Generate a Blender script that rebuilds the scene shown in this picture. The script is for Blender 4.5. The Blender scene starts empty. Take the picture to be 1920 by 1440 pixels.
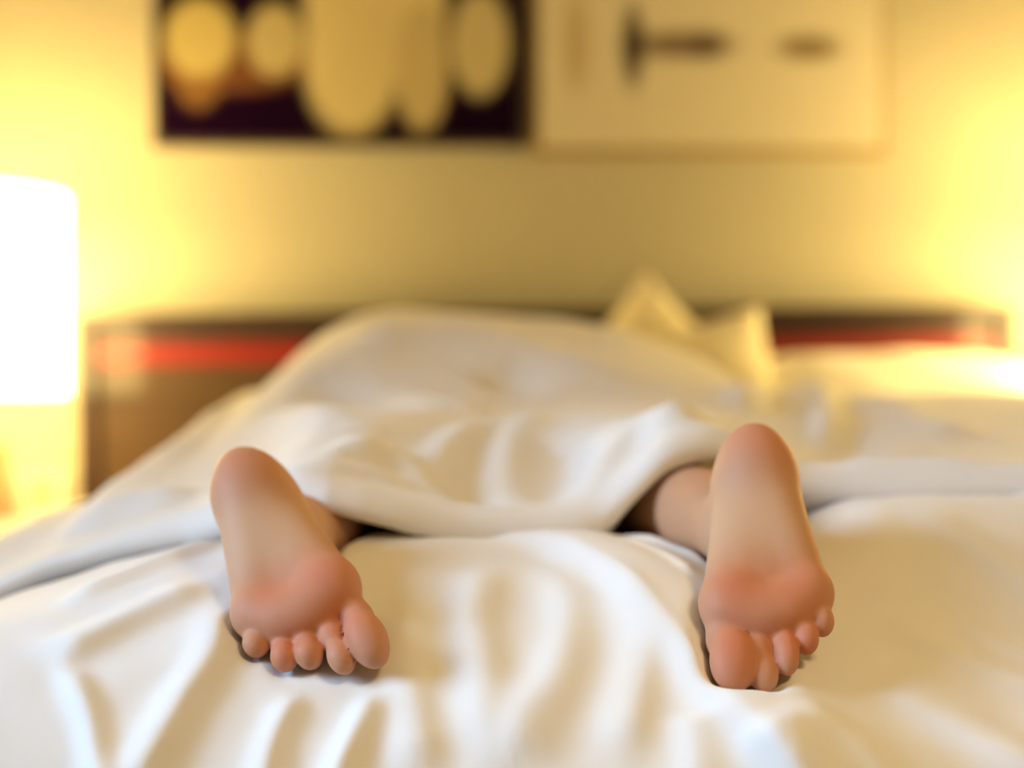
import bpy, bmesh, math
import numpy as np
from mathutils import Vector, Matrix, noise

# ------------------------------------------------------------------ camera, world, big lights, exposure
scene = bpy.context.scene
C = scene.collection
F_PX, CAM_Z = 3000.0, 0.80
cam_d = bpy.data.cameras.new('camera'); cam = bpy.data.objects.new('camera', cam_d); C.objects.link(cam)
cam.location = (0, 0, CAM_Z); cam.rotation_euler = (math.radians(90), 0, 0)
cam_d.sensor_width = 36; cam_d.lens = 36 * F_PX / 1920; cam_d.clip_start = 0.02
cam_d.dof.use_dof = True; cam_d.dof.focus_distance = 1.18; cam_d.dof.aperture_fstop = 1.7
scene.camera = cam

w = bpy.data.worlds.new('world'); scene.world = w; w.use_nodes = True
w.node_tree.nodes['Background'].inputs[0].default_value = (0.75, 0.86, 1.0, 1)
w.node_tree.nodes['Background'].inputs[1].default_value = 0.15

vs = scene.view_settings
vs.view_transform = 'Standard'; vs.look = 'None'; vs.gamma = 1; vs.use_curve_mapping = False
vs.exposure = 0.16

def area(name, loc, target, sx, sy, power, col, spread=180, shape='RECTANGLE'):
    d = bpy.data.lights.new(name, 'AREA'); o = bpy.data.objects.new(name, d); C.objects.link(o)
    d.shape = shape; d.size = sx; d.size_y = sy; d.energy = power; d.color = col; d.spread = math.radians(spread)
    o.location = loc
    o.rotation_euler = (Vector(target) - Vector(loc)).to_track_quat('-Z', 'Z').to_euler()
    return o
# daylight entering by the window in the left wall
area('window_daylight', (-1.93, 0.72, 1.42), (0.05, 0.98, 0.66), 1.2, 1.0, 10.2, (0.47, 0.70, 1.0), 60)
# warm ceiling lamp of the room, right of and behind the camera
area('ceiling_lamp_light', (0.95, -0.35, 2.42), (0.25, 0.78, 0.55), 0.55, 0.55, 5.2, (1.0, 0.74, 0.36), 64, 'DISK')

# ------------------------------------------------------------------ helpers
def pt(px, py, d):                      # a pixel of the 1920x1440 frame at depth d
    return np.array([(px - 960) / F_PX * d, d, CAM_Z + (720 - py) / F_PX * d])

def mat(name, col, rough=0.6, spec=0.4, bump=None, var=None, sss=0, coat=0, sheen=0, emit=None, metallic=0, attr=None):
    m = bpy.data.materials.new(name); m.use_nodes = True
    nt = m.node_tree; b = nt.nodes['Principled BSDF']
    b.inputs['Base Color'].default_value = (*col, 1); b.inputs['Roughness'].default_value = rough
    b.inputs['Specular IOR Level'].default_value = spec; b.inputs['Metallic'].default_value = metallic
    b.inputs['Coat Weight'].default_value = coat; b.inputs['Coat Roughness'].default_value = 0.10; b.inputs['Coat IOR'].default_value = 1.5
    b.inputs['Sheen Weight'].default_value = sheen
    tc = nt.nodes.new('ShaderNodeTexCoord')
    if attr:
        a = nt.nodes.new('ShaderNodeAttribute'); a.attribute_name = attr
        nt.links.new(a.outputs['Color'], b.inputs['Base Color'])
    elif var:
        n = nt.nodes.new('ShaderNodeTexNoise'); n.inputs['Scale'].default_value = var[0]; n.inputs['Detail'].default_value = 4
        mp = nt.nodes.new('ShaderNodeMapping'); mp.inputs['Scale'].default_value = var[2] if len(var) > 2 else (1, 1, 1)
        r = nt.nodes.new('ShaderNodeValToRGB')
        k = var[1]
        r.color_ramp.elements[0].color = (*[c * (1 - k) for c in col], 1); r.color_ramp.elements[0].position = .3
        r.color_ramp.elements[1].color = (*[min(1, c * (1 + k)) for c in col], 1); r.color_ramp.elements[1].position = .7
        nt.links.new(tc.outputs['Object'], mp.inputs['Vector']); nt.links.new(mp.outputs['Vector'], n.inputs['Vector'])
        nt.links.new(n.outputs['Fac'], r.inputs['Fac']); nt.links.new(r.outputs['Color'], b.inputs['Base Color'])
    if bump:
        n = nt.nodes.new('ShaderNodeTexNoise'); n.inputs['Scale'].default_value = bump[0]; n.inputs['Detail'].default_value = 3
        bp = nt.nodes.new('ShaderNodeBump'); bp.inputs['Strength'].default_value = bump[1]; bp.inputs['Distance'].default_value = bump[2]
        nt.links.new(tc.outputs['Object'], n.inputs['Vector']); nt.links.new(n.outputs['Fac'], bp.inputs['Height'])
        nt.links.new(bp.outputs['Normal'], b.inputs['Normal'])
    if sss:
        b.inputs['Subsurface Weight'].default_value = sss
        b.inputs['Subsurface Radius'].default_value = (1.0, 0.35, 0.2); b.inputs['Subsurface Scale'].default_value = 0.006
    if emit:
        b.inputs['Emission Color'].default_value = (*emit[0], 1); b.inputs['Emission Strength'].default_value = emit[1]
    return m

M = {
    'wall': mat('wall_paint', (.40, .365, .28), .8, .2, bump=(180, .15, .002), var=(3, .02)),
    'wallw': mat('room_paint', (.55, .47, .36), .85, .2, bump=(180, .15, .002)),
    'ceil': mat('ceiling_paint', (.70, .64, .54), .9, .1),
    'floor': mat('carpet', (.34, .24, .15), .95, .1, bump=(400, .6, .004), var=(60, .25)),
    'trim': mat('trim_paint', (.80, .74, .60), .5),
    'sheet': mat('white_cotton', (.86, .84, .81), .85, .2, bump=(900, .08, .0006), sheen=.15),
    'duvet': mat('duvet_cotton', (.84, .82, .79), .85, .2, bump=(900, .08, .0006), sheen=.15),
    'pillow': mat('pillow_cotton', (.84, .80, .74), .85, .2, bump=(700, .1, .0006), sheen=.15),
    'cushion': mat('cream_cushion', (.80, .72, .52), .85, .2, bump=(500, .15, .001), sheen=.2),
    'wood_dark': mat('dark_lacquered_wood', (.026, .009, .008), .5, .3, coat=.6, var=(9, .3, (1, 8, 12))),
    'wood_brown': mat('brown_wood_panel', (.050, .024, .010), .5, .3, coat=.45, var=(7, .22, (1, 8, 10))),
    'red': mat('red_lacquer', (.17, .004, .004), .5, .3, coat=.6),
    'stand': mat('golden_oak', (.40, .21, .07), .42, .4, var=(8, .2, (1, 1, 9))),
    'brass': mat('brushed_brass', (.62, .44, .18), .35, .5, metallic=1),
    'shade': mat('lit_lamp_shade', (.9, .85, .72), .8, .2, emit=((1.0, .73, .25), 17)),
    'bulb': mat('lit_bulb', (1, .95, .85), .4, emit=((1, .8, .5), 30)),
    'plastic': mat('cream_plastic', (.80, .74, .58), .4),
    'slot': mat('dark_slot', (.10, .07, .04), .6),
    'print': mat('printed_canvas', (.5, .4, .25), .95, .0, attr='print'),
    'pframe': mat('dark_picture_frame', (.035, .02, .022), .4, .4),
    'pframe2': mat('tan_picture_frame', (.27, .19, .09), .5, .3),
    'mattress': mat('mattress_ticking', (.75, .72, .66), .9, .1),
    'base': mat('bed_base_fabric', (.16, .10, .07), .9, .1),
    'skin': mat('skin', (.7, .45, .34), .6, .3, sss=.14, bump=(260, .12, .0006), attr='tone'),
    'hair': mat('brown_hair', (.06, .03, .015), .6),
    'glass': None, 'lampglass': mat('opal_glass', (.9, .85, .7), .5, emit=((1, .78, .45), 3.0)),
}
g = bpy.data.materials.new('window_glass'); g.use_nodes = True
gb = g.node_tree.nodes['Principled BSDF']
gb.inputs['Transmission Weight'].default_value = 1; gb.inputs['Roughness'].default_value = 0.02; gb.inputs['IOR'].default_value = 1.45
M['glass'] = g

def tag(o, label=None, cat=None, group=None, kind=None):
    if label: o['label'] = label
    if cat: o['category'] = cat
    if group: o['group'] = group
    if kind: o['kind'] = kind
    return o
def empty(name, loc=(0, 0, 0), rot=(0, 0, 0)):
    o = bpy.data.objects.new(name, None); C.objects.link(o); o.location = loc; o.rotation_euler = rot
    o.empty_display_size = .05
    return o
def link(name, me, m, parent=None, smooth=False):
    o = bpy.data.objects.new(name, me); C.objects.link(o)
    if m: me.materials.append(M[m])
    if smooth:
        me.polygons.foreach_set('use_smooth', [True] * len(me.polygons))
    if parent: o.parent = parent
    return o
def boxm(name, lo, hi, m, parent=None, bevel=0, seg=2):
    bm = bmesh.new(); bmesh.ops.create_cube(bm, size=1)
    for v in bm.verts:
        v.co = Vector([lo[i] + (v.co[i] + .5) * (hi[i] - lo[i]) for i in range(3)])
    if bevel:
        bmesh.ops.bevel(bm, geom=bm.edges[:], offset=bevel, segments=seg, affect='EDGES', profile=.5)
    me = bpy.data.meshes.new(name); bm.to_mesh(me); bm.free()
    return link(name, me, m, parent, smooth=False)
def lathe(name, prof, m, parent=None, n=48, closed=False):
    vs_, fs = [], []
    for r, z in prof:
        for k in range(n):
            a = 2 * math.pi * k / n; vs_.append((r * math.cos(a), r * math.sin(a), z))
    L = len(prof)
    for i in range(L if closed else L - 1):
        j = (i + 1) % L
        for k in range(n):
            k2 = (k + 1) % n
            fs.append((i * n + k, i * n + k2, j * n + k2, j * n + k))
    if not closed:
        if prof[0][0] > 1e-5: fs.append(tuple(range(n))[::-1])
        if prof[-1][0] > 1e-5: fs.append(tuple((L - 1) * n + k for k in range(n)))
    me = bpy.data.meshes.new(name); me.from_pydata(vs_, [], fs); me.update()
    o = link(name, me, m, parent)
    for p in me.polygons: p.use_smooth = len(p.vertices) == 4
    return o
def grid_mesh(name, P, m, parent=None):
    n0, n1 = P.shape[:2]
    I = np.arange(n0 * n1).reshape(n0, n1)
    f = np.stack([I[:-1, :-1], I[1:, :-1], I[1:, 1:], I[:-1, 1:]], -1).reshape(-1, 4)
    me = bpy.data.meshes.new(name); me.from_pydata(P.reshape(-1, 3).tolist(), [], f.tolist()); me.update()
    return link(name, me, m, parent, smooth=True)
def catmull(pts, n=80):
    p = np.array(pts, float); p = np.vstack([2 * p[0] - p[1], p, 2 * p[-1] - p[-2]])
    out = []
    segs = len(p) - 3; per = max(2, n // segs)
    for i in range(segs):
        t = np.linspace(0, 1, per, endpoint=(i == segs - 1))[:, None]
        a, b, c, d = p[i:i + 4]
        out.append(.5 * (2 * b + (c - a) * t + (2 * a - 5 * b + 4 * c - d) * t ** 2 + (3 * b - a - 3 * c + d) * t ** 3))
    return np.vstack(out)
def sstep(a, b, x):
    t = np.clip((x - a) / (b - a), 0, 1); return t * t * (3 - 2 * t)

# ------------------------------------------------------------------ the room
WY, XL, XR, YF, ZC = 3.15, -2.0, 2.4, -1.6, 2.5
def struct(o): o['kind'] = 'structure'; return o
struct(boxm('floor', (XL, YF, -.05), (XR, WY, 0), 'floor'))
struct(boxm('ceiling', (XL - .1, YF - .1, ZC), (XR + .1, WY + .1, ZC + .08), 'ceil'))
struct(boxm('wall_back', (XL - .1, WY, 0), (XR + .1, WY + .1, ZC), 'wall'))
struct(boxm('wall_right', (XR, YF, 0), (XR + .1, WY, ZC), 'wallw'))
struct(boxm('wall_front', (XL - .1, YF - .1, 0), (XR + .1, YF, ZC), 'wallw'))
def join_boxes(name, boxes, m):
    bm = bmesh.new()
    for lo, hi in boxes:
        r = bmesh.ops.create_cube(bm, size=1)
        for v in r['verts']:
            v.co = Vector([lo[i] + (v.co[i] + .5) * (hi[i] - lo[i]) for i in range(3)])
    me = bpy.data.meshes.new(name); bm.to_mesh(me); bm.free(); return link(name, me, m)
WY0, WY1, WZ0, WZ1 = -.08, 1.52, .75, 2.1
struct(join_boxes('wall_left', [((XL - .1, YF, 0), (XL, WY0, ZC)), ((XL - .1, WY1, 0), (XL, WY, ZC)),
                               ((XL - .1, WY0, 0), (XL, WY1, WZ0)), ((XL - .1, WY0, WZ1), (XL, WY1, ZC))], 'wallw'))
win = struct(empty('window_1', (XL, (WY0 + WY1) / 2, WZ0)))
hw = (WY1 - WY0) / 2; hh = WZ1 - WZ0
for lo, hi in (((-.08, -hw, 0), (-.02, -hw + .05, hh)), ((-.08, hw - .05, 0), (-.02, hw, hh)), ((-.08, -hw + .05, 0), (-.02, hw - .05, .05)),
               ((-.08, -hw + .05, hh - .05), (-.02, hw - .05, hh)), ((-.08, -.025, .05), (-.02, .025, hh - .05))):
    boxm('window_frame', lo, hi, 'trim', win, .004)
boxm('window_sill', (-.1, -hw - .04, -.03), (.05, hw + .04, 0), 'trim', win, .004)
boxm('pane', (-.055, -hw + .05, .05), (-.05, -.025, hh - .05), 'glass', win)
boxm('pane', (-.055, .025, .05), (-.05, hw - .05, hh - .05), 'glass', win)
struct(boxm('baseboard_back', (XL, WY - .015, 0), (XR, WY, .09), 'trim', None, .003))

# ceiling lamp (gives the warm room light)
cl = tag(empty('ceiling_lamp', (.95, -.35, ZC)), 'round opal glass ceiling lamp behind the camera', 'lamp')
lathe('mounting_plate', [(.0, -.02), (.33, -.02), (.34, 0), (0, 0)], 'brass', cl)
lathe('diffuser', [(0, -.055), (.2, -.052), (.3, -.035), (.315, -.021), (0, -.021)], 'lampglass', cl)

# ------------------------------------------------------------------ headboard
BX = .0715                                                     # bed centre line
hb = tag(empty('headboard', (BX, 3.09, .30), (0, math.radians(-.6), 0)),
         'dark lacquered headboard with a red inlaid stripe, fixed behind the bed', 'headboard')
HW = .895
boxm('top_rail', (-HW, -.045, .615), (HW, .05, .642), 'wood_dark', hb, .004)
boxm('side_post', (-HW, -.045, -.29), (-HW + .034, .05, .615), 'wood_dark', hb, .004)
boxm('side_post', (HW - .034, -.045, -.29), (HW, .05, .615), 'wood_dark', hb, .004)
boxm('upper_panel', (-HW + .034, -.028, .586), (HW - .034, .045, .615), 'wood_dark', hb, .002)
boxm('red_stripe', (-HW + .034, -.034, .542), (HW - .034, .045, .586), 'red', hb, .002)
boxm('lower_panel', (-HW + .034, -.028, -.29), (HW - .034, .045, .542), 'wood_brown', hb, .002)

# ------------------------------------------------------------------ pictures
def picture(name, x0, x1, z0, z1, frame_m, fw, paint, label):
    e = tag(empty(name, ((x0 + x1) / 2, WY - .001, z0)), label, 'picture', 'pictures above the headboard')
    hw_, h = (x1 - x0) / 2, z1 - z0
    boxm('frame_rail', (-hw_, -.035, 0), (hw_, 0, fw), frame_m, e, .002)
    boxm('frame_rail', (-hw_, -.035, h - fw), (hw_, 0, h), frame_m, e, .002)
    boxm('frame_stile', (-hw_, -.035, fw), (-hw_ + fw, 0, h - fw), frame_m, e, .002)
    boxm('frame_stile', (hw_ - fw, -.035, fw), (hw_, 0, h - fw), frame_m, e, .002)
    n = 160
    u = np.linspace(-hw_ + fw, hw_ - fw, n); v = np.linspace(fw, h - fw, n)
    U, V = np.meshgrid(u, v, indexing='ij')
    P = np.stack([U, np.full_like(U, -.028), V], -1)
    o = grid_mesh('canvas', P, 'print', e)
    # solid canvas with thickness
    md = o.modifiers.new('thickness', 'SOLIDIFY'); md.thickness = .02; md.offset = 1 
    X = U + (x0 + x1) / 2; Z = V + z0
    PX = 960 + X / 3.12 * F_PX; PY = 720 - (Z - CAM_Z) / 3.12 * F_PX
    col = paint(PX, PY).reshape(-1, 3)
    ca = o.data.color_attributes.new('print', 'FLOAT_COLOR', 'POINT')
    ca.data.foreach_set('color', np.hstack([col, np.ones((len(col), 1))]).astype(np.float32).ravel())
    return e
def blob(PX, PY, cx, cy, rx, ry, soft=.18, p=2.0):
    d = (np.abs((PX - cx) / rx) ** p + np.abs((PY - cy) / ry) ** p) ** (1 / p)
    return 1 - sstep(1 - soft, 1 + soft, d)
def mix(a, c, f): return a * (1 - f[..., None]) + np.array(c) * f[..., None]
def paint_dark(PX, PY):
    c = np.zeros(PX.shape + (3,)) + np.array((.007, .0015, .010))
    c = mix(c, (.11, .045, .022), blob(PX, PY, 440, 120, 150, 55))
    c = mix(c, (.16, .08, .03), blob(PX, PY, 375, 130, 48, 75))
    c = mix(c, (.37, .30, .135), blob(PX, PY, 378, 75, 66, 72))
    c = mix(c, (.34, .28, .155), blob(PX, PY, 518, 80, 52, 66))
    c = mix(c, (.44, .365, .21), blob(PX, PY, 705, -20, 132, 175, .1, 3))
    c = mix(c, (.42, .35, .20), blob(PX, PY, 662, 120, 88, 135))
    c = mix(c, (.37, .30, .17), blob(PX, PY, 792, 130, 50, 118))
    c = mix(c, (.39, .33, .20), blob(PX, PY, 900, 85, 54, 98))
    for k, (cx, cy, rx, ry) in enumerate([(360, -190, 70, 90), (500, -230, 60, 100), (650, -310, 90, 90), (800, -260, 60, 110), (905, -180, 55, 80)]):
        c = mix(c, (.46, .32, .12), blob(PX, PY, cx, cy, rx, ry))
    return c
def paint_tan(PX, PY):
    c = np.zeros(PX.shape + (3,)) + np.array((.50, .455, .37))
    c = mix(c, (.30, .21, .10), .55 * blob(PX, PY, 1080, 80, 26, 95, .5))
    c = mix(c, (.10, .055, .035), .85 * blob(PX, PY, 1275, 88, 95, 26, .5))
    c = mix(c, (.03, .015, .018), .95 * blob(PX, PY, 1185, 90, 20, 75, .5))
    c = mix(c, (.05, .03, .02), .6 * blob(PX, PY, 1325, 88, 32, 26, .5))
    c = mix(c, (.14, .09, .035), .85 * blob(PX, PY, 1512, 93, 58, 24, .5))
    c = mix(c, (.12, .07, .04), .8 * blob(PX, PY, 1420, -160, 130, 30, .5))
    c = mix(c, (.05, .03, .02), .8 * blob(PX, PY, 1150, -230, 24, 90, .5))
    return c
zb1 = pt(0, 275, 3.12)[2]; zb2 = pt(0, 290, 3.12)[2]
picture('framed_picture', pt(287, 0, 3.12)[0], pt(984, 0, 3.12)[0], zb1, zb1 + .74, 'pframe', .014, paint_dark,
        'dark framed picture with golden rounded shapes, hung above the headboard')
picture('framed_picture', pt(1000, 0, 3.12)[0], pt(1662, 0, 3.12)[0], zb2, zb2 + .72, 'pframe2', .014, paint_tan,
        'tan framed picture with small dark smudged marks, hung above the headboard')

# ------------------------------------------------------------------ nightstands, lamps, socket
def nightstand(xc, label):
    e = tag(empty('nightstand', (xc, 2.79, 0)), label, 'nightstand', 'nightstands beside the bed')
    W_, D = .23, .21
    boxm('side_panel', (-W_, -D, .06), (-W_ + .02, D, .665), 'stand', e, .002)
    boxm('side_panel', (W_ - .02, -D, .06), (W_, D, .665), 'stand', e, .002)
    boxm('back_panel', (-W_ + .02, D - .015, .06), (W_ - .02, D, .665), 'stand', e)
    boxm('bottom_panel', (-W_ + .02, -D, .06), (W_ - .02, D - .015, .08), 'stand', e)
    boxm('top', (-W_ - .006, -D - .01, .665), (W_ + .006, D, .69), 'stand', e, .004)
    for z0, z1 in ((.085, .365), (.375, .655)):
        d = boxm('drawer', (-W_ + .024, -D - .004, z0), (W_ - .024, D - .06, z1), 'stand', e, .003)
        k = lathe('knob', [(0, 0), (.006, 0), (.006, .014), (.014, .018), (.014, .026), (0, .03)], 'brass', d, 24)
        k.location = (0, -D - .003, (z0 + z1) / 2); k.rotation_euler = (math.radians(90), 0, 0)
    for sx in (-1, 1):
        for sy in (-1, 1):
            x = sx * (W_ - .03); y = sy * (D - .03)
            boxm('leg', (x - .018, y - .018, 0), (x + .018, y + .018, .06), 'stand', e, .002)
    return e
def table_lamp(xc, label):
    e = tag(empty('table_lamp', (xc, 2.78, .69)), label, 'lamp', 'bedside lamps')
    lathe('lamp_base', [(0, 0), (.045, 0), (.045, .012), (.03, .022), (.012, .03), (0, .03)], 'brass', e)
    lathe('stem', [(0, .025), (.009, .025), (.009, .23), (.016, .235), (.016, .26), (0, .26)], 'brass', e, 24)
    R, t = .215, .003
    lathe('lamp_shade', [(R, .092), (R, .44), (R - t, .44), (R - t, .092)], 'shade', e, 64, closed=True)
    b = lathe('bulb', [(0, .26), (.012, .262), (.016, .28), (.028, .31), (.03, .33), (.022, .352), (0, .362)], 'bulb', e, 24)
    # spider holding the shade
    for a in range(3):
        an = a * 2 * math.pi / 3
        s = boxm('shade_arm', (.012, -.002, .238), (R - .002, .002, .242), 'brass', e); s.rotation_euler = (0, 0, an)
    d = bpy.data.lights.new('bulb_light', 'POINT'); d.energy = 1.2; d.color = (1.0, .70, .22); d.shadow_soft_size = .05
    o = bpy.data.objects.new('bulb_light', d); C.objects.link(o); o.parent = e; o.location = (0, 0, .42)
    return e
nightstand(-1.181, 'golden oak nightstand at the left of the bed, under a lit lamp')
nightstand(1.346, 'golden oak nightstand at the right of the bed, under a lit lamp')
table_lamp(-.995, 'lit white drum-shade table lamp at the left of the headboard')
table_lamp(1.16, 'lit white drum-shade table lamp at the right of the headboard')
so = tag(empty('wall_socket', pt(82, 950, WY)), 'cream double socket plate on the wall left of the headboard', 'socket')
boxm('plate', (-.04, -.010, -.045), (.04, .0, .065), 'plastic', so, .003)
for zc in (.038, -.018):
    r_ = lathe('socket_well', [(0, 0), (.019, 0), (.02, .003), (0, .003)], 'stand', so, 24)
    r_.location = (0, -.0095, zc); r_.rotation_euler = (math.radians(90), 0, 0)

# ------------------------------------------------------------------ bed
bed = tag(empty('bed', (BX, 2.12, 0)), 'wide double bed with upholstered base, hidden under white bedding', 'bed')
boxm('base', (-.86, -.84, .08), (.86, .88, .30), 'base', bed, .01)
boxm('mattress', (-.87, -.86, .30), (.87, .89, .54), 'mattress', bed, .05, 4)
for sx in (-1, 1):
    for y in (-.76, .8):
        lathe('leg', [(0, 0), (.022, 0), (.03, .08), (0, .08)], 'wood_dark', bed, 20).location = (sx * .78, y, 0)

# ------------------------------------------------------------------ person (implicit surface)
def smin(a, b, k):
    h = np.maximum(k - np.abs(a - b), 0) / k
    return np.minimum(a, b) - h * h * k * .25
def cone(P, a, b, ra, rb):
    a = np.asarray(a, np.float32); ab = np.asarray(b, np.float32) - a
    t = np.clip(((P - a) @ ab) / float(ab @ ab), 0, 1)
    q = P - a - t[..., None] * ab
    return np.sqrt((q * q).sum(-1)) - (ra + (rb - ra) * t)
def ell(P, c, r, R=None):
    q = P - np.asarray(c, np.float32)
    if R is not None: q = q @ R.astype(np.float32)
    r = np.asarray(r, np.float32)
    k0 = np.sqrt(((q / r) ** 2).sum(-1)); k1 = np.sqrt(((q / (r * r)) ** 2).sum(-1)) + 1e-9
    return k0 * (k0 - 1) / k1

def foot_frame(heel, toe, side, roll):
    L = toe - heel; L /= np.linalg.norm(L)
    N = np.array([0, -1, .1]); N = N - (N @ L) * L; N /= np.linalg.norm(N)
    W = np.cross(L, N)
    if W[0] * side < 0: W = -W                     # medial: +x for the left foot, -x for the right
    a = math.radians(roll)
    N2 = N * math.cos(a) + W * math.sin(a); W2 = W * math.cos(a) - N * math.sin(a)
    return np.stack([L, W2, N2], 1)                # columns: length, medial, sole normal

# toes: (base point, joint, pad centre, base r, joint r, pad radii)
FEET = []
def add_foot(hp, tp, dh, dt, side, roll, toes):
    heel = pt(*hp, dh); toe = pt(*tp, dt)
    R = foot_frame(heel, toe, side, roll)
    FEET.append(dict(o=heel, R=R, side=side, toes=toes, len=np.linalg.norm(toe - heel)))
TOES_L = [((.178, .029, -.022), (.208, .034, -.024), (.2360, .0358, -.0120), .0150, .0118, (.0262, .0152, .0158)),
          ((.186, .010, -.020), (.216, .0125, -.018), (.2385, .0130, -.0130), .0100, .0090, (.0140, .0102, .0112)),
          ((.184, -.008, -.020), (.208, -.0065, -.017), (.2225, -.0075, -.0115), .0095, .0085, (.0122, .0103, .0110)),
          ((.178, -.023, -.020), (.202, -.0235, -.017), (.2135, -.0250, -.0115), .0092, .0082, (.0118, .0100, .0106)),
          ((.166, -.037, -.020), (.176, -.0390, -.018), (.1885, -.0405, -.0130), .0090, .0080, (.0115, .0102, .0102))]
TOES_R = [((.178, .029, -.022), (.204, .029, -.023), (.2250, .0265, -.0140), .0180, .0145, (.0250, .0175, .0160)),
          ((.186, .008, -.020), (.214, .0080, -.017), (.2340, .0045, -.0150), .0112, .0100, (.0150, .0106, .0110)),
          ((.182, -.010, -.020), (.204, -.0100, -.016), (.2190, -.0120, -.0105), .0095, .0085, (.0170, .0094, .0105)),
          ((.172, -.024, -.020), (.190, -.0260, -.017), (.2040, -.0275, -.0115), .0092, .0082, (.0130, .0094, .0105)),
          ((.160, -.037, -.020), (.176, -.0390, -.018), (.1880, -.0405, -.0125), .0090, .0080, (.0125, .0090, .0102))]
add_foot((414, 820), (618, 1280), 1.309, 1.143, 1, 0, TOES_L)
add_foot((1422, 765), (1455, 1328), 1.296, 1.128, -1, 0, TOES_R)

def foot_sdf(P, ft):
    Q = ((P - ft['o'].astype(np.float32)) @ ft['R'].astype(np.float32))
    k = .014
    d = ell(Q, (.036, 0, -.031), (.037, .0275, .032))
    d = smin(d, cone(Q, (.042, 0, -.038), (.058, 0, -.09), .027, .032), .02)
    d = smin(d, cone(Q, (.045, -.006, -.029), (.156, -.030, -.0205), .0235, .0195), k)
    d = smin(d, cone(Q, (.055, .004, -.045), (.165, .024, -.026), .026, .0225), k)
    d = smin(d, cone(Q, (.055, -.002, -.038), (.160, -.002, -.0255), .026, .0195), .02)
    d = smin(d, cone(Q, (.065, 0, -.072), (.17, .004, -.032), .032, .020), k)
    for c, r in (((.177, .0262, -.0195), .0226), ((.186, .009, -.0165), .0190), ((.185, -.007, -.0155), .0185),
                 ((.177, -.021, -.0155), .0182), ((.164, -.0335, -.0170), .0172)):
        d = smin(d, ell(Q, c, (r * 1.12, r, r)), .012)
    t = None
    for i, (a, b, c, ra, rb, rc) in enumerate(ft['toes']):
        e = smin(cone(Q, a, b, ra, rb), cone(Q, b, (c[0] - .002, c[1], c[2] - .004), rb, min(rc) * .8), .006)
        e = smin(e, ell(Q, c, rc), .005)
        t = e if t is None else smin(t, e, .0012)
    d = smin(d, t, .0022)
    # crease under the toes where they fold towards the ball
    return d

def ankle(ft): return ft['o'] + ft['R'] @ np.array((.058, 0, -.09))
AN = [ankle(f) for f in FEET]
BC = -.05
KN = [np.array((-.135, 1.74, .695)), np.array((.095, 1.75, .695))]
HP = [np.array((BC - .085, 2.14, .735)), np.array((BC + .085, 2.14, .735))]
def body_prims():
    L = []
    for s in (0, 1):
        a, k, h = AN[s], KN[s], HP[s]
        lo = a + (k - a) * .22; mid = a + (k - a) * .62 + np.array((0, 0, .012))
        L += [('c', a, lo, .034, .034), ('c', lo, mid, .034, .048), ('c', mid, k, .048, .050), ('c', k, h, .054, .082)]
    L += [('e', (BC - .07, 2.17, .765), (.105, .14, .10)), ('e', (BC + .07, 2.17, .765), (.105, .14, .10)),
          ('e', (BC, 2.36, .745), (.150, .20, .090)), ('e', (BC, 2.55, .755), (.185, .17, .098)),
          ('c', (BC, 2.66, .755), (BC, 2.76, .765), .055, .05), ('e', (BC, 2.835, .765), (.075, .105, .092)),
          ('e', (BC, 2.83, .675), (.014, .03, .022))]
    for s in (-1, 1):
        sh = np.array((BC + s * .17, 2.60, .745)); el = np.array((BC + s * .25, 2.34, .70)); wr = np.array((BC + s * .20, 2.12, .685))
        L += [('c', sh, el, .052, .04), ('c', el, wr, .04, .027), ('e', wr + np.array((0, -.05, 0)), (.035, .05, .018))]
        for f in range(5):
            b0 = wr + np.array(((f - 2) * .014, -.085, 0)); L.append(('c', b0, b0 + np.array(((f - 2) * .004, -.05 - .01 * (f in (1, 2, 3)), -.008)), .008, .007))
    return L
BODY = body_prims()
def prim(P, p): return cone(P, p[1], p[2], p[3], p[4]) if p[0] == 'c' else ell(P, p[1], p[2])
def prim_box(p):
    if p[0] == 'c':
        a, b = np.array(p[1]), np.array(p[2]); r = max(p[3], p[4]); return np.minimum(a, b) - r, np.maximum(a, b) + r
    c, r = np.array(p[1]), np.array(p[2]); return c - r, c + r
KB = .03
def sdf_points(P):
    P = P.astype(np.float32); d = np.full(P.shape[:-1], 1.0, np.float32)
    for p in BODY: d = smin(d, prim(P, p), KB)
    for ft in FEET: d = smin(d, foot_sdf(P, ft), .02)
    return d

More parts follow.
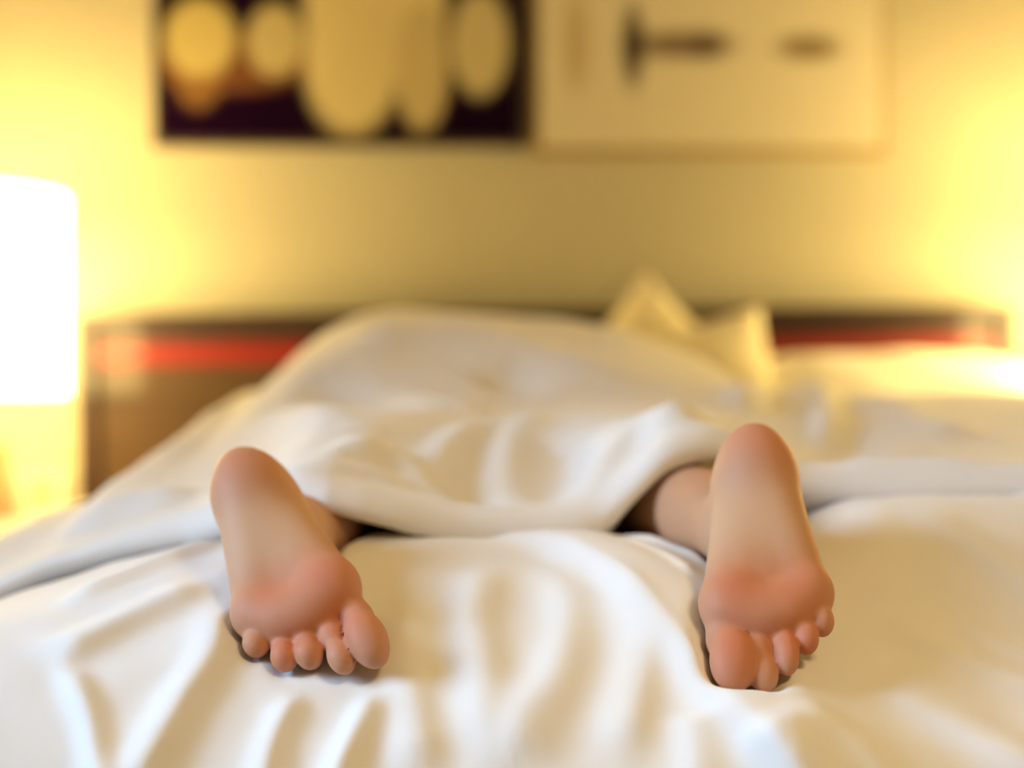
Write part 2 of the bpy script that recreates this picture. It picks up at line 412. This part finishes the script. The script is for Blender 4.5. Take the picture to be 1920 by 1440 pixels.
def axis(segs):
    out = [segs[0][0]]
    for a, b, h in segs:
        n = max(1, int(round((b - a) / h))); out += list(np.linspace(a, b, n + 1)[1:])
    return np.array(out, np.float32)
def surface_nets(vol, ax):
    ins = vol < 0
    n = np.array(vol.shape) - 1
    cnt = np.zeros(n, np.uint8)
    corners = [(i, j, k) for i in (0, 1) for j in (0, 1) for k in (0, 1)]
    for i, j, k in corners: cnt += ins[i:i + n[0], j:j + n[1], k:k + n[2]]
    act = (cnt > 0) & (cnt < 8)
    idx = np.argwhere(act)
    vid = np.full(n, -1, np.int32); vid[act] = np.arange(len(idx))
    acc = np.zeros((len(idx), 3)); num = np.zeros(len(idx))
    val = {c: vol[idx[:, 0] + c[0], idx[:, 1] + c[1], idx[:, 2] + c[2]] for c in corners}
    for c in corners:
        for a in range(3):
            if c[a]: continue
            c2 = list(c); c2[a] = 1; c2 = tuple(c2)
            va, vb = val[c], val[c2]; mk = (va < 0) != (vb < 0)
            t = va[mk] / (va[mk] - vb[mk])
            p = np.stack([ax[q][idx[mk, q] + c[q]] for q in range(3)], 1).astype(float)
            p2 = ax[a][idx[mk, a] + 1]; p[:, a] = p[:, a] + t * (p2 - p[:, a])
            acc[mk] += p; num[mk] += 1
    V = acc / num[:, None]
    F = []
    for a in range(3):
        b, c = (a + 1) % 3, (a + 2) % 3
        sl0 = [slice(None)] * 3; sl1 = [slice(None)] * 3; sl0[a] = slice(0, -1); sl1[a] = slice(1, None)
        ch = ins[tuple(sl0)] != ins[tuple(sl1)]
        e = np.argwhere(ch); e = e[(e[:, b] > 0) & (e[:, c] > 0) & (e[:, b] < n[b]) & (e[:, c] < n[c])]
        def cell(db, dc):
            q = e.copy(); q[:, b] -= db; q[:, c] -= dc; return vid[q[:, 0], q[:, 1], q[:, 2]]
        quad = np.stack([cell(1, 1), cell(0, 1), cell(0, 0), cell(1, 0)], 1)
        s = ins[e[:, 0], e[:, 1], e[:, 2]]
        quad[~s] = quad[~s][:, ::-1]
        F.append(quad)
    return V, np.vstack(F)

def build_person():
    h = .0018
    ax = [axis([(-.37, -.27, .008), (-.27, -.075, h), (-.075, .12, .006), (.12, .27, h), (.27, .34, .008)]),
          axis([(1.10, 1.36, h), (1.36, 1.42, .004), (1.42, 3.0, .010)]),
          axis([(.53, .78, h), (.78, .90, .008)])]
    shp = tuple(len(a) for a in ax)
    vol = np.full(shp, .06, np.float32)
    def block(lo, hi):
        s = []
        for a, l, u in zip(ax, lo, hi):
            i0 = max(0, np.searchsorted(a, l) - 1); i1 = min(len(a), np.searchsorted(a, u) + 1); s.append(slice(i0, i1))
        G = np.stack(np.meshgrid(*[a[q] for a, q in zip(ax, s)], indexing='ij'), -1)
        return tuple(s), G
    for p in BODY:
        lo, hi = prim_box(p); s, G = block(lo - .045, hi + .045)
        if G.size: vol[s] = smin(vol[s], prim(G, p), KB)
    for ft in FEET:
        cs = np.array([ft['o'] + ft['R'] @ np.array((l, w_, n_)) for l in (-.005, .255) for w_ in (-.06, .06) for n_ in (.01, -.13)])
        s, G = block(cs.min(0) - .012, cs.max(0) + .012)
        vol[s] = smin(vol[s], foot_sdf(G, ft), .02)
    V, F = surface_nets(vol, ax)
    me = bpy.data.meshes.new('person'); me.from_pydata(V.tolist(), [], F.tolist()); me.update()
    o = link('person', me, 'skin', None, smooth=True)
    sm = o.modifiers.new('smooth', 'SMOOTH'); sm.factor = .5; sm.iterations = 3
    # skin tone: redder on heel, ball and toe pads, paler in the arch
    tone = np.zeros((len(V), 3)) + np.array((.57, .305, .17))
    for ft in FEET:
        Q = (V - ft['o']) @ ft['R']
        near = np.linalg.norm(Q - np.array((.12, 0, -.03)), axis=1) < .17
        sole = sstep(-.035, -.012, Q[:, 2]) * near
        def g_(c, r): return np.exp(-(((Q[:, 0] - c[0]) / r[0]) ** 2 + ((Q[:, 1] - c[1]) / r[1]) ** 2))
        arch = g_((.105, .005), (.045, .05)) * near
        tone = tone * (1 - .75 * arch[:, None]) + np.array((.63, .40, .24)) * .75 * arch[:, None]
        for c, r, kk in (((.03, 0), (.032, .03), .55), ((.172, .026), (.026, .026), .8), ((.166, -.018), (.028, .030), .7),
                         ((.225, .03), (.03, .02), .85), ((.212, -.02), (.022, .035), .8)):
            f = (g_(c, r) * kk * sole)[:, None]
            tone = tone * (1 - f) + np.array((.61, .195, .10)) * f
    ca = me.color_attributes.new('tone', 'FLOAT_COLOR', 'POINT')
    ca.data.foreach_set('color', np.hstack([tone, np.ones((len(V), 1))]).astype(np.float32).ravel())
    tag(o, 'person lying face down under the white duvet, bare soles and toes showing', 'person')
    # hair: cap over the back of the head
    hm = bpy.data.meshes.new('hair'); bm = bmesh.new(); bmesh.ops.create_uvsphere(bm, u_segments=32, v_segments=20, radius=1)
    for v in bm.verts:
        x, y, z = v.co; k = 1 + .03 * math.sin(14 * x + 5 * y)
        v.co = Vector((BC + x * .083 * k, 2.845 + y * .108 * k, .778 + max(z, -.45) * .09 * k))
    bm.to_mesh(hm); bm.free(); link('hair', hm, 'hair', o, True)
    return o
person = build_person()

# ------------------------------------------------------------------ ridges and folds for the cloth
def ridge_field(A, B, pts, h, wl, wr, taper=.25, n=120):
    """height of a fold along a polyline in the (A,B) plane; wl / wr are the widths left and right of its run"""
    c = catmull(pts, n); k = np.linspace(0, 1, len(c))
    env = sstep(0, taper, k) * sstep(0, taper, 1 - k) if taper > 0 else np.ones(len(c))
    tg = np.gradient(c, axis=0); tg /= np.linalg.norm(tg, axis=1)[:, None] + 1e-9
    m = 4 * max(wl, wr)
    out = np.zeros_like(A)
    sel = (A > c[:, 0].min() - m) & (A < c[:, 0].max() + m) & (B > c[:, 1].min() - m) & (B < c[:, 1].max() + m)
    a, b = A[sel], B[sel]
    best = np.full(a.shape, 1e9); e = np.zeros(a.shape); sg = np.zeros(a.shape); al = np.zeros(a.shape)
    sp = np.linalg.norm(np.diff(c, axis=0), axis=1).max() * .75
    for i in range(len(c)):
        dx, dy = a - c[i, 0], b - c[i, 1]; d = dx * dx + dy * dy
        q = d < best
        best[q] = d[q]; e[q] = env[i]; sg[q] = (tg[i, 0] * dy - tg[i, 1] * dx)[q]; al[q] = (tg[i, 0] * dx + tg[i, 1] * dy)[q]
    wd = np.where(sg > 0, wl, wr); d = np.sqrt(np.maximum(best - np.minimum(al * al, sp * sp), 0))
    out[sel] = h * e * np.exp(-(d / wd) ** 2)
    return out
def fbm(X, Y, sc, seed=0.0):
    o = np.zeros(X.size)
    for i, (x, y) in enumerate(zip(X.ravel() * sc, Y.ravel() * sc)): o[i] = noise.noise((x + seed, y - seed, seed * .37))
    return o.reshape(X.shape)

# ------------------------------------------------------------------ lower bed cover, under the feet and falling over the foot end
prof = catmull([(3.02, .585), (2.4, .60), (1.9, .625), (1.6, .650), (1.46, .664), (1.39, .664), (1.31, .648), (1.23, .616), (1.16, .577),
                (1.10, .530), (1.055, .475), (1.03, .40), (1.02, .30), (1.015, .18), (1.012, .07)], 600)
sl = np.concatenate([[0], np.cumsum(np.linalg.norm(np.diff(prof, axis=0), axis=1))])
s_front = np.interp(-1.75, -prof[:, 0], sl)
S1 = np.unique(np.concatenate([np.linspace(0, s_front, 40), np.linspace(s_front, sl[-1], 330)]))
X1 = np.unique(np.concatenate([np.linspace(-1.35, -.52, 50), np.linspace(-.52, .60, 340), np.linspace(.60, 1.35, 50)]))
A, B = np.meshgrid(X1, S1, indexing='ij')
yy = np.interp(B, sl, prof[:, 0]); zz = np.interp(B, sl, prof[:, 1])
ty = np.interp(B, sl, np.gradient(prof[:, 0], sl)); tz = np.interp(B, sl, np.gradient(prof[:, 1], sl))
# sideways roll-off of the cover past the mattress edge
e_ = np.abs(A) - .80; R_ = .09; arc = R_ * math.pi / 2
ang = np.clip(e_, 0, arc) / R_
xx = np.where(e_ > 0, np.sign(A) * (.80 + R_ * np.sin(ang)), A) + BX * np.clip(np.abs(A) / .8, 0, 1)
drop = np.where(e_ > 0, R_ * (1 - np.cos(ang)) + np.maximum(e_ - arc, 0), 0)
zz2 = np.maximum(zz - drop, .05)
NRM = np.stack([np.zeros_like(A), tz, -ty], -1)            # outward: towards the camera / up
# pixel -> (x, s) on the bare cover
vis = (prof[:, 0] < 1.5) & (prof[:, 1] > .46)
pys = 720 + (CAM_Z - prof[vis, 1]) * F_PX / prof[vis, 0]
def on_cover(px, py):
    s = np.interp(py, pys, sl[vis]); y = np.interp(s, sl, prof[:, 0])
    ext = max(0, py - pys[-1]); s += ext * .0004
    return ((px - 960) / F_PX * y, s)
D1 = np.zeros_like(A)
def fold(pp, h, wl, wr, taper=.25):
    global D1
    D1 = D1 + ridge_field(A, B, [on_cover(*p) for p in pp], h, wl, wr, taper)
# the long fold that runs past the big toe down to the lower edge; wl is the right-hand (steep) side
fold([(900, 1000), (1050, 1035), (1165, 1115), (1250, 1215), (1335, 1325), (1425, 1440), (1520, 1580)], .020, .017, .055, .2)
fold([(1365, 1375), (1430, 1450), (1520, 1570)], .010, .012, .03, .3)
fold([(1120, 1000), (1230, 1012), (1300, 1045), (1340, 1090)], .007, .006, .012)
fold([(1140, 1030), (1220, 1055), (1290, 1110)], .004, .006, .010)
fold([(0, 1105), (200, 1045), (400, 1005)], .010, .016, .022)
fold([(-20, 1260), (170, 1160), (350, 1095)], .012, .016, .028)
fold([(375, 1110), (345, 1230), (275, 1340), (205, 1450), (175, 1540)], .013, .020, .016)
fold([(20, 1230), (80, 1330), (110, 1450), (120, 1520)], .011, .010, .014)
fold([(540, 1290), (480, 1370), (450, 1470), (440, 1540)], .010, .014, .012)
fold([(690, 1290), (645, 1370), (600, 1460), (580, 1540)], .012, .012, .014)
fold([(760, 1100), (740, 1230), (760, 1360), (790, 1480)], .010, .022, .020)
fold([(900, 1050), (880, 1160), (900, 1300), (930, 1480)], .011, .022, .026)
fold([(1000, 1040), (1060, 1140), (1040, 1260), (985, 1370), (960, 1480)], .010, .018, .022)
fold([(1110, 1080), (1180, 1200), (1170, 1320), (1130, 1470)], .009, .020, .016)
fold([(1270, 1330), (1280, 1420), (1270, 1520)], .008, .014, .02)
fold([(1570, 1235), (1700, 1300), (1850, 1380), (1990, 1460)], .010, .016, .028)
fold([(1580, 1120), (1750, 1185), (1980, 1250)], .006, .014, .022)
fold([(1620, 1010), (1800, 1055), (1980, 1110)], .006, .012, .02)
fold([(1640, 955), (1800, 985), (1980, 1020)], .005, .010, .016)
fold([(1420, 1330), (1560, 1400), (1640, 1500)], .006, .014, .02)
fold([(1700, 1090), (1830, 1150), (1980, 1180)], .004, .01, .014)
D1 += .004 * fbm(A, B, 9, 3.1) * sstep(0, .3, B) + .0015 * fbm(A, B, 26, 7.7)
# the right of the long fold lies a little lower
D1 -= .012 * sstep(.14, .26, A - .45 * (B - on_cover(0, 1200)[1])) * sstep(1.6, 1.4, yy)
D1 += .042 * sstep(.20, .30, A) * sstep(1.22, 1.42, yy) * sstep(2.2, 1.8, yy)
D1 -= (.15 * np.maximum(-.26 - np.maximum(A, -.6), 0) * sstep(1.10, 1.36, yy) + .03 * sstep(-.30, -.6, A) * sstep(1.2, 1.4, yy)) * sstep(2.3, 1.7, yy)
D1 -= .13 * np.clip(A - .18, 0, .5) * sstep(1.44, 1.25, yy)
P1 = np.stack([xx, yy, zz2], -1) + NRM * D1[..., None]
# lie under the feet and legs
near = (np.abs(xx) < .5) & (yy < 2.95) & (zz2 > .3)
push = np.zeros_like(A)
near[near] = sdf_points(P1[near]) < .02
for it in range(25):
    Q = P1[near] - NRM[near] * push[near][:, None]
    d = sdf_points(Q)
    stp = np.maximum(.0035 - d, 0)
    if stp.max() < 1e-4: break
    push[near] = push[near] + stp * 1.0
for it in range(8):                                         # soften the dents, never above the contact
    q = push.copy()
    q[1:-1, 1:-1] = (push[:-2, 1:-1] + push[2:, 1:-1] + push[1:-1, :-2] + push[1:-1, 2:]) / 4
    push = np.maximum(push, q)
P1 = P1 - NRM * push[..., None]
cover = grid_mesh('bed_cover', P1, 'sheet')
cover.data.flip_normals()
md = cover.modifiers.new('thickness', 'SOLIDIFY'); md.thickness = .006; md.offset = -1
tag(cover, 'white cotton bed cover under the feet, creased and draped over the bed end', 'bed cover')

# ------------------------------------------------------------------ duvet over the person
dh_ = 1.44
hem_px = [(-500, 1300), (-200, 1200), (60, 1075), (200, 1036), (400, 1000), (480, 955), (560, 925), (650, 955), (760, 984), (870, 1001), (1000, 999), (1130, 990),
          (1190, 938), (1250, 880), (1330, 862), (1420, 880), (1505, 930), (1700, 936), (1920, 930), (2300, 935)]
hx = np.array([(p[0] - 960) / F_PX * dh_ for p in hem_px]); hz = np.array([CAM_Z + (720 - p[1]) / F_PX * dh_ for p in hem_px])
hx = np.concatenate([[-.95, -.80], hx, [.80, 1.1]]); hz = np.concatenate([[.38, .53], hz, [.68, .42]])
def hem_z(x): 
    # smoothed table
    return (np.interp(x, hx, hz) * 2 + np.interp(x - .012, hx, hz) + np.interp(x + .012, hx, hz)) / 4
yx = [-.9, -.45, -.27, -.19, -.13, -.04, .09, .15, .22, .28, .5, 1.1]; yv = [1.50, 1.47, 1.44, 1.375, 1.372, 1.40, 1.42, 1.445, 1.47, 1.48, 1.47, 1.48]
def hem_y(x): return (np.interp(x, yx, yv) + np.interp(x - .03, yx, yv) + np.interp(x + .03, yx, yv)) / 3
sil = [(-250, 1200), (-100, 1130), (0, 1062), (80, 1005), (150, 965), (250, 918), (350, 892), (372, 868), (388, 815), (425, 762), (475, 730), (515, 742), (532, 730), (562, 686), (620, 632), (690, 595), (760, 584), (900, 592), (1050, 606),
       (1150, 618), (1250, 655), (1340, 700), (1420, 728), (1500, 735), (1700, 738), (1920, 735), (2300, 740)]
sd_ = np.interp([p[0] for p in sil], [350, 372, 388, 425, 475, 515, 560, 1340, 1420], [2.13, 2.15, 2.18, 2.25, 2.31, 2.34, 2.36, 2.36, 2.1])   # distance of each part of the heap
sx_ = np.array([(p[0] - 960) / F_PX * d for p, d in zip(sil, sd_)]); sz_ = np.array([CAM_Z + (720 - p[1]) / F_PX * d for p, d in zip(sil, sd_)])
sx_ = np.concatenate([[-.93, -.87], sx_, [.98, 1.12]]); sz_ = np.concatenate([[.30, .46], sz_, [.70, .42]])
def S_(x): return (np.interp(x, sx_, sz_) * 2 + np.interp(x - .015, sx_, sz_) + np.interp(x + .015, sx_, sz_)) / 4
RH = .028
def rh(x): return RH - .015 * sstep(-.28, -.42, x)
def H(x, y):
    hy = hem_y(x); e = y - hy
    lowz = np.minimum(.70, S_(x))
    g_ = sstep(1.46, 2.28, y) * (1 - .40 * sstep(2.45, 2.95, y))
    far = lowz + (S_(x) - lowz) * g_ - .05 * sstep(2.45, 2.9, y)
    for s in (0, 1):
        for a, b in ((AN[s], KN[s]), (KN[s], HP[s])):
            ab = (b - a)[:2]; t = np.clip(((x - a[0]) * ab[0] + (y - a[1]) * ab[1]) / (ab @ ab), 0, 1)
            d = np.hypot(x - a[0] - t * ab[0], y - a[1] - t * ab[1])
            top = a[2] + t * (b[2] - a[2]) + .078
            q = far + np.maximum(top - far, 0) * np.exp(-(d / .095) ** 2)
            far = np.maximum(far, q)
    wgt = np.exp(-(np.maximum(e, 0) / .13) ** 2)
    return far * (1 - wgt) + (hem_z(x) + rh(x)) * wgt
NX2 = np.unique(np.concatenate([np.linspace(-.925, -.55, 40), np.linspace(-.55, .62, 320), np.linspace(.62, 1.10, 40)]))
NT = np.concatenate([np.linspace(0, RH, 10)[:-1], np.linspace(RH, .5, 150)[:-1], np.linspace(.5, 1.5, 140)])
XA, TA = np.meshgrid(NX2, NT, indexing='ij')
YA = hem_y(XA) + TA * (2.93 - .42 * sstep(.10, .34, XA) - hem_y(XA)) / 1.5
ZA = H(XA, YA)
def on_duvet(px, py):
    ys = np.linspace(1.42, 2.7, 700); xs = (px - 960) / F_PX * ys; zr = CAM_Z + (720 - py) / F_PX * ys
    ok = np.where((H(xs, ys) >= zr) & (ys > hem_y(xs)))[0]
    i = ok[0] if len(ok) else 200
    return (xs[i], ys[i])
D2 = np.zeros_like(XA)
def dfold(pp, h, wl, wr, taper=.3):
    global D2
    D2 = D2 + ridge_field(XA, YA, [on_duvet(*p) for p in pp], h * 1.6, wl, wr, taper)
dfold([(1085, 960), (1120, 905), (1190, 835), (1280, 800), (1370, 775)], .016, .03, .022)
dfold([(1375, 775), (1410, 752), (1450, 742)], .014, .02, .016)
dfold([(1465, 728), (1520, 745), (1550, 800), (1548, 850)], .014, .022, .018)
dfold([(545, 918), (620, 898), (700, 900), (790, 925)], .007, .014, .012)
dfold([(650, 875), (700, 862), (770, 885), (820, 925)], .008, .016, .014)
dfold([(590, 880), (660, 850), (740, 845)], .006, .016, .016)
dfold([(800, 905), (860, 850), (940, 800)], .012, .02, .02)
dfold([(930, 930), (950, 870), (985, 800), (1040, 775)], .010, .02, .025)
dfold([(640, 640), (760, 650), (880, 690), (960, 715)], .014, .05, .035)
dfold([(760, 610), (900, 640), (1050, 690), (1250, 720)], .012, .05, .04)
dfold([(700, 740), (820, 760), (940, 780)], .008, .03, .03)
dfold([(1560, 900), (1700, 880), (1900, 890)], .008, .03, .025)
dfold([(1640, 745), (1720, 800), (1850, 830)], .010, .04, .04)
dfold([(120, 1000), (250, 950), (380, 925)], .010, .03, .03)
dfold([(690, 645), (800, 668), (930, 708), (1060, 748)], -.013, .035, .03)
dfold([(560, 720), (660, 735), (780, 790)], -.010, .03, .03)
dfold([(1085, 800), (1060, 860), (1045, 945)], -.012, .028, .03)
dfold([(880, 880), (900, 930), (905, 965)], -.008, .018, .02)
dfold([(1600, 800), (1590, 850), (1600, 900)], -.010, .03, .03)
dfold([(470, 790), (560, 790), (640, 810)], .010, .03, .03)
D2 += .006 * fbm(XA, YA, 6, 11.3) + .002 * fbm(XA, YA, 20, 4.4)
ZA = ZA + D2 * sstep(0, .03, TA)
# keep clear of the person
nr = sdf_points(np.stack([XA, YA, ZA], -1)) < .02
nr &= TA >= .012
for it in range(10):
    d = sdf_points(np.stack([XA, YA, ZA], -1)[nr]); stp = np.maximum(.014 - d, 0)
    if not len(stp) or stp.max() < 1e-4: break
    ZA[nr] = ZA[nr] + stp
for it in range(4):
    q = ZA.copy(); q[1:-1, 1:-1] = (ZA[:-2, 1:-1] + ZA[2:, 1:-1] + ZA[1:-1, :-2] + ZA[1:-1, 2:]) / 4; ZA = q
rr = np.clip(RH - TA, 0, RH)
ZA = ZA - rh(XA) / RH * (RH - np.sqrt(np.maximum(RH ** 2 - rr ** 2, 0)))
P2 = np.stack([XA, YA, ZA], -1)
# tuck the hem back under itself
und = P2[:, :1].copy(); rows = []
xk = P2[:, :1, 0]
legs = np.maximum(np.exp(-((xk + .15) / .07) ** 4), np.exp(-((xk - .165) / .075) ** 4))
for k, (dy, dz) in enumerate(((.012, -.008), (.03, -.018), (.06, -.028))):
    r = P2[:, :1].copy(); r[..., 1] += dy; r[..., 2] += dz * (1 - legs) ; rows.insert(0, r)
P2 = np.concatenate(rows + [P2], 1)
duvet = grid_mesh('duvet', P2, 'duvet')
md = duvet.modifiers.new('thickness', 'SOLIDIFY'); md.thickness = .008; md.offset = -1
tag(duvet, 'puffy white duvet heaped over the sleeping person, hem lying across both ankles', 'duvet')

# ------------------------------------------------------------------ pillows and cushions
def pillow_mesh(name, w_, h_, t_, m, ear=.10, n=44, seed=0., wrinkle=.006):
    u = np.linspace(-1, 1, n); U, V = np.meshgrid(u, u, indexing='ij')
    U = np.sign(U) * np.abs(U) ** .85; V = np.sign(V) * np.abs(V) ** .85
    X = w_ / 2 * U * (1 - ear * (1 - V ** 2)); Y = h_ / 2 * V * (1 - ear * (1 - U ** 2))
    T = t_ / 2 * np.sqrt(np.maximum((1 - U ** 4) * (1 - V ** 4), 0)) ** .9
    wr = wrinkle * fbm(X, Y, 11, seed) * (T > 1e-4)
    top = np.stack([X, Y, T + wr], -1); bot = np.stack([X, Y, -T + wr], -1)
    vs_ = top.reshape(-1, 3).tolist(); I = np.arange(n * n).reshape(n, n)
    J = I.copy(); k = n * n
    for i in range(1, n - 1):
        for j in range(1, n - 1):
            J[i, j] = k; k += 1; vs_.append(bot[i, j].tolist())
    fs = []
    for i in range(n - 1):
        for j in range(n - 1):
            fs.append((I[i, j], I[i + 1, j], I[i + 1, j + 1], I[i, j + 1]))
            fs.append((J[i, j], J[i, j + 1], J[i + 1, j + 1], J[i + 1, j]))
    me = bpy.data.meshes.new(name); me.from_pydata(vs_, [], [tuple(int(q) for q in f) for f in fs]); me.update()
    o = link(name, me, m, None, True)
    return o
R3 = math.radians
o = pillow_mesh('cushion', .31, .31, .11, 'cushion', .10, seed=1.3)
o.rotation_euler = (R3(76), R3(0), 0); o.location = (.247, 2.92, .775)
o.rotation_euler = (Matrix.Rotation(R3(76), 3, 'X') @ Matrix.Rotation(R3(47), 3, 'Z')).to_euler()
o.location = (.258, 2.94, .797)
tag(o, 'cream cushion standing on its corner, pointed tip above the headboard', 'cushion', 'cream cushions by the headboard')
o = pillow_mesh('cushion', .40, .30, .12, 'cushion', .09, seed=5.1)
o.rotation_euler = (Matrix.Rotation(R3(68), 3, 'X') @ Matrix.Rotation(R3(14), 3, 'Z')).to_euler()
o.location = (.285, 2.78, .758)
tag(o, 'cream cushion with upright right corner, in front of the corner-standing cushion', 'cushion', 'cream cushions by the headboard')
o = pillow_mesh('pillow', .56, .46, .19, 'pillow', .05, seed=8.2)
o.rotation_euler = (R3(24), 0, R3(-2)); o.location = (.672, 2.76, .718)
tag(o, 'wide white pillow lying at the right end of the headboard', 'pillow')
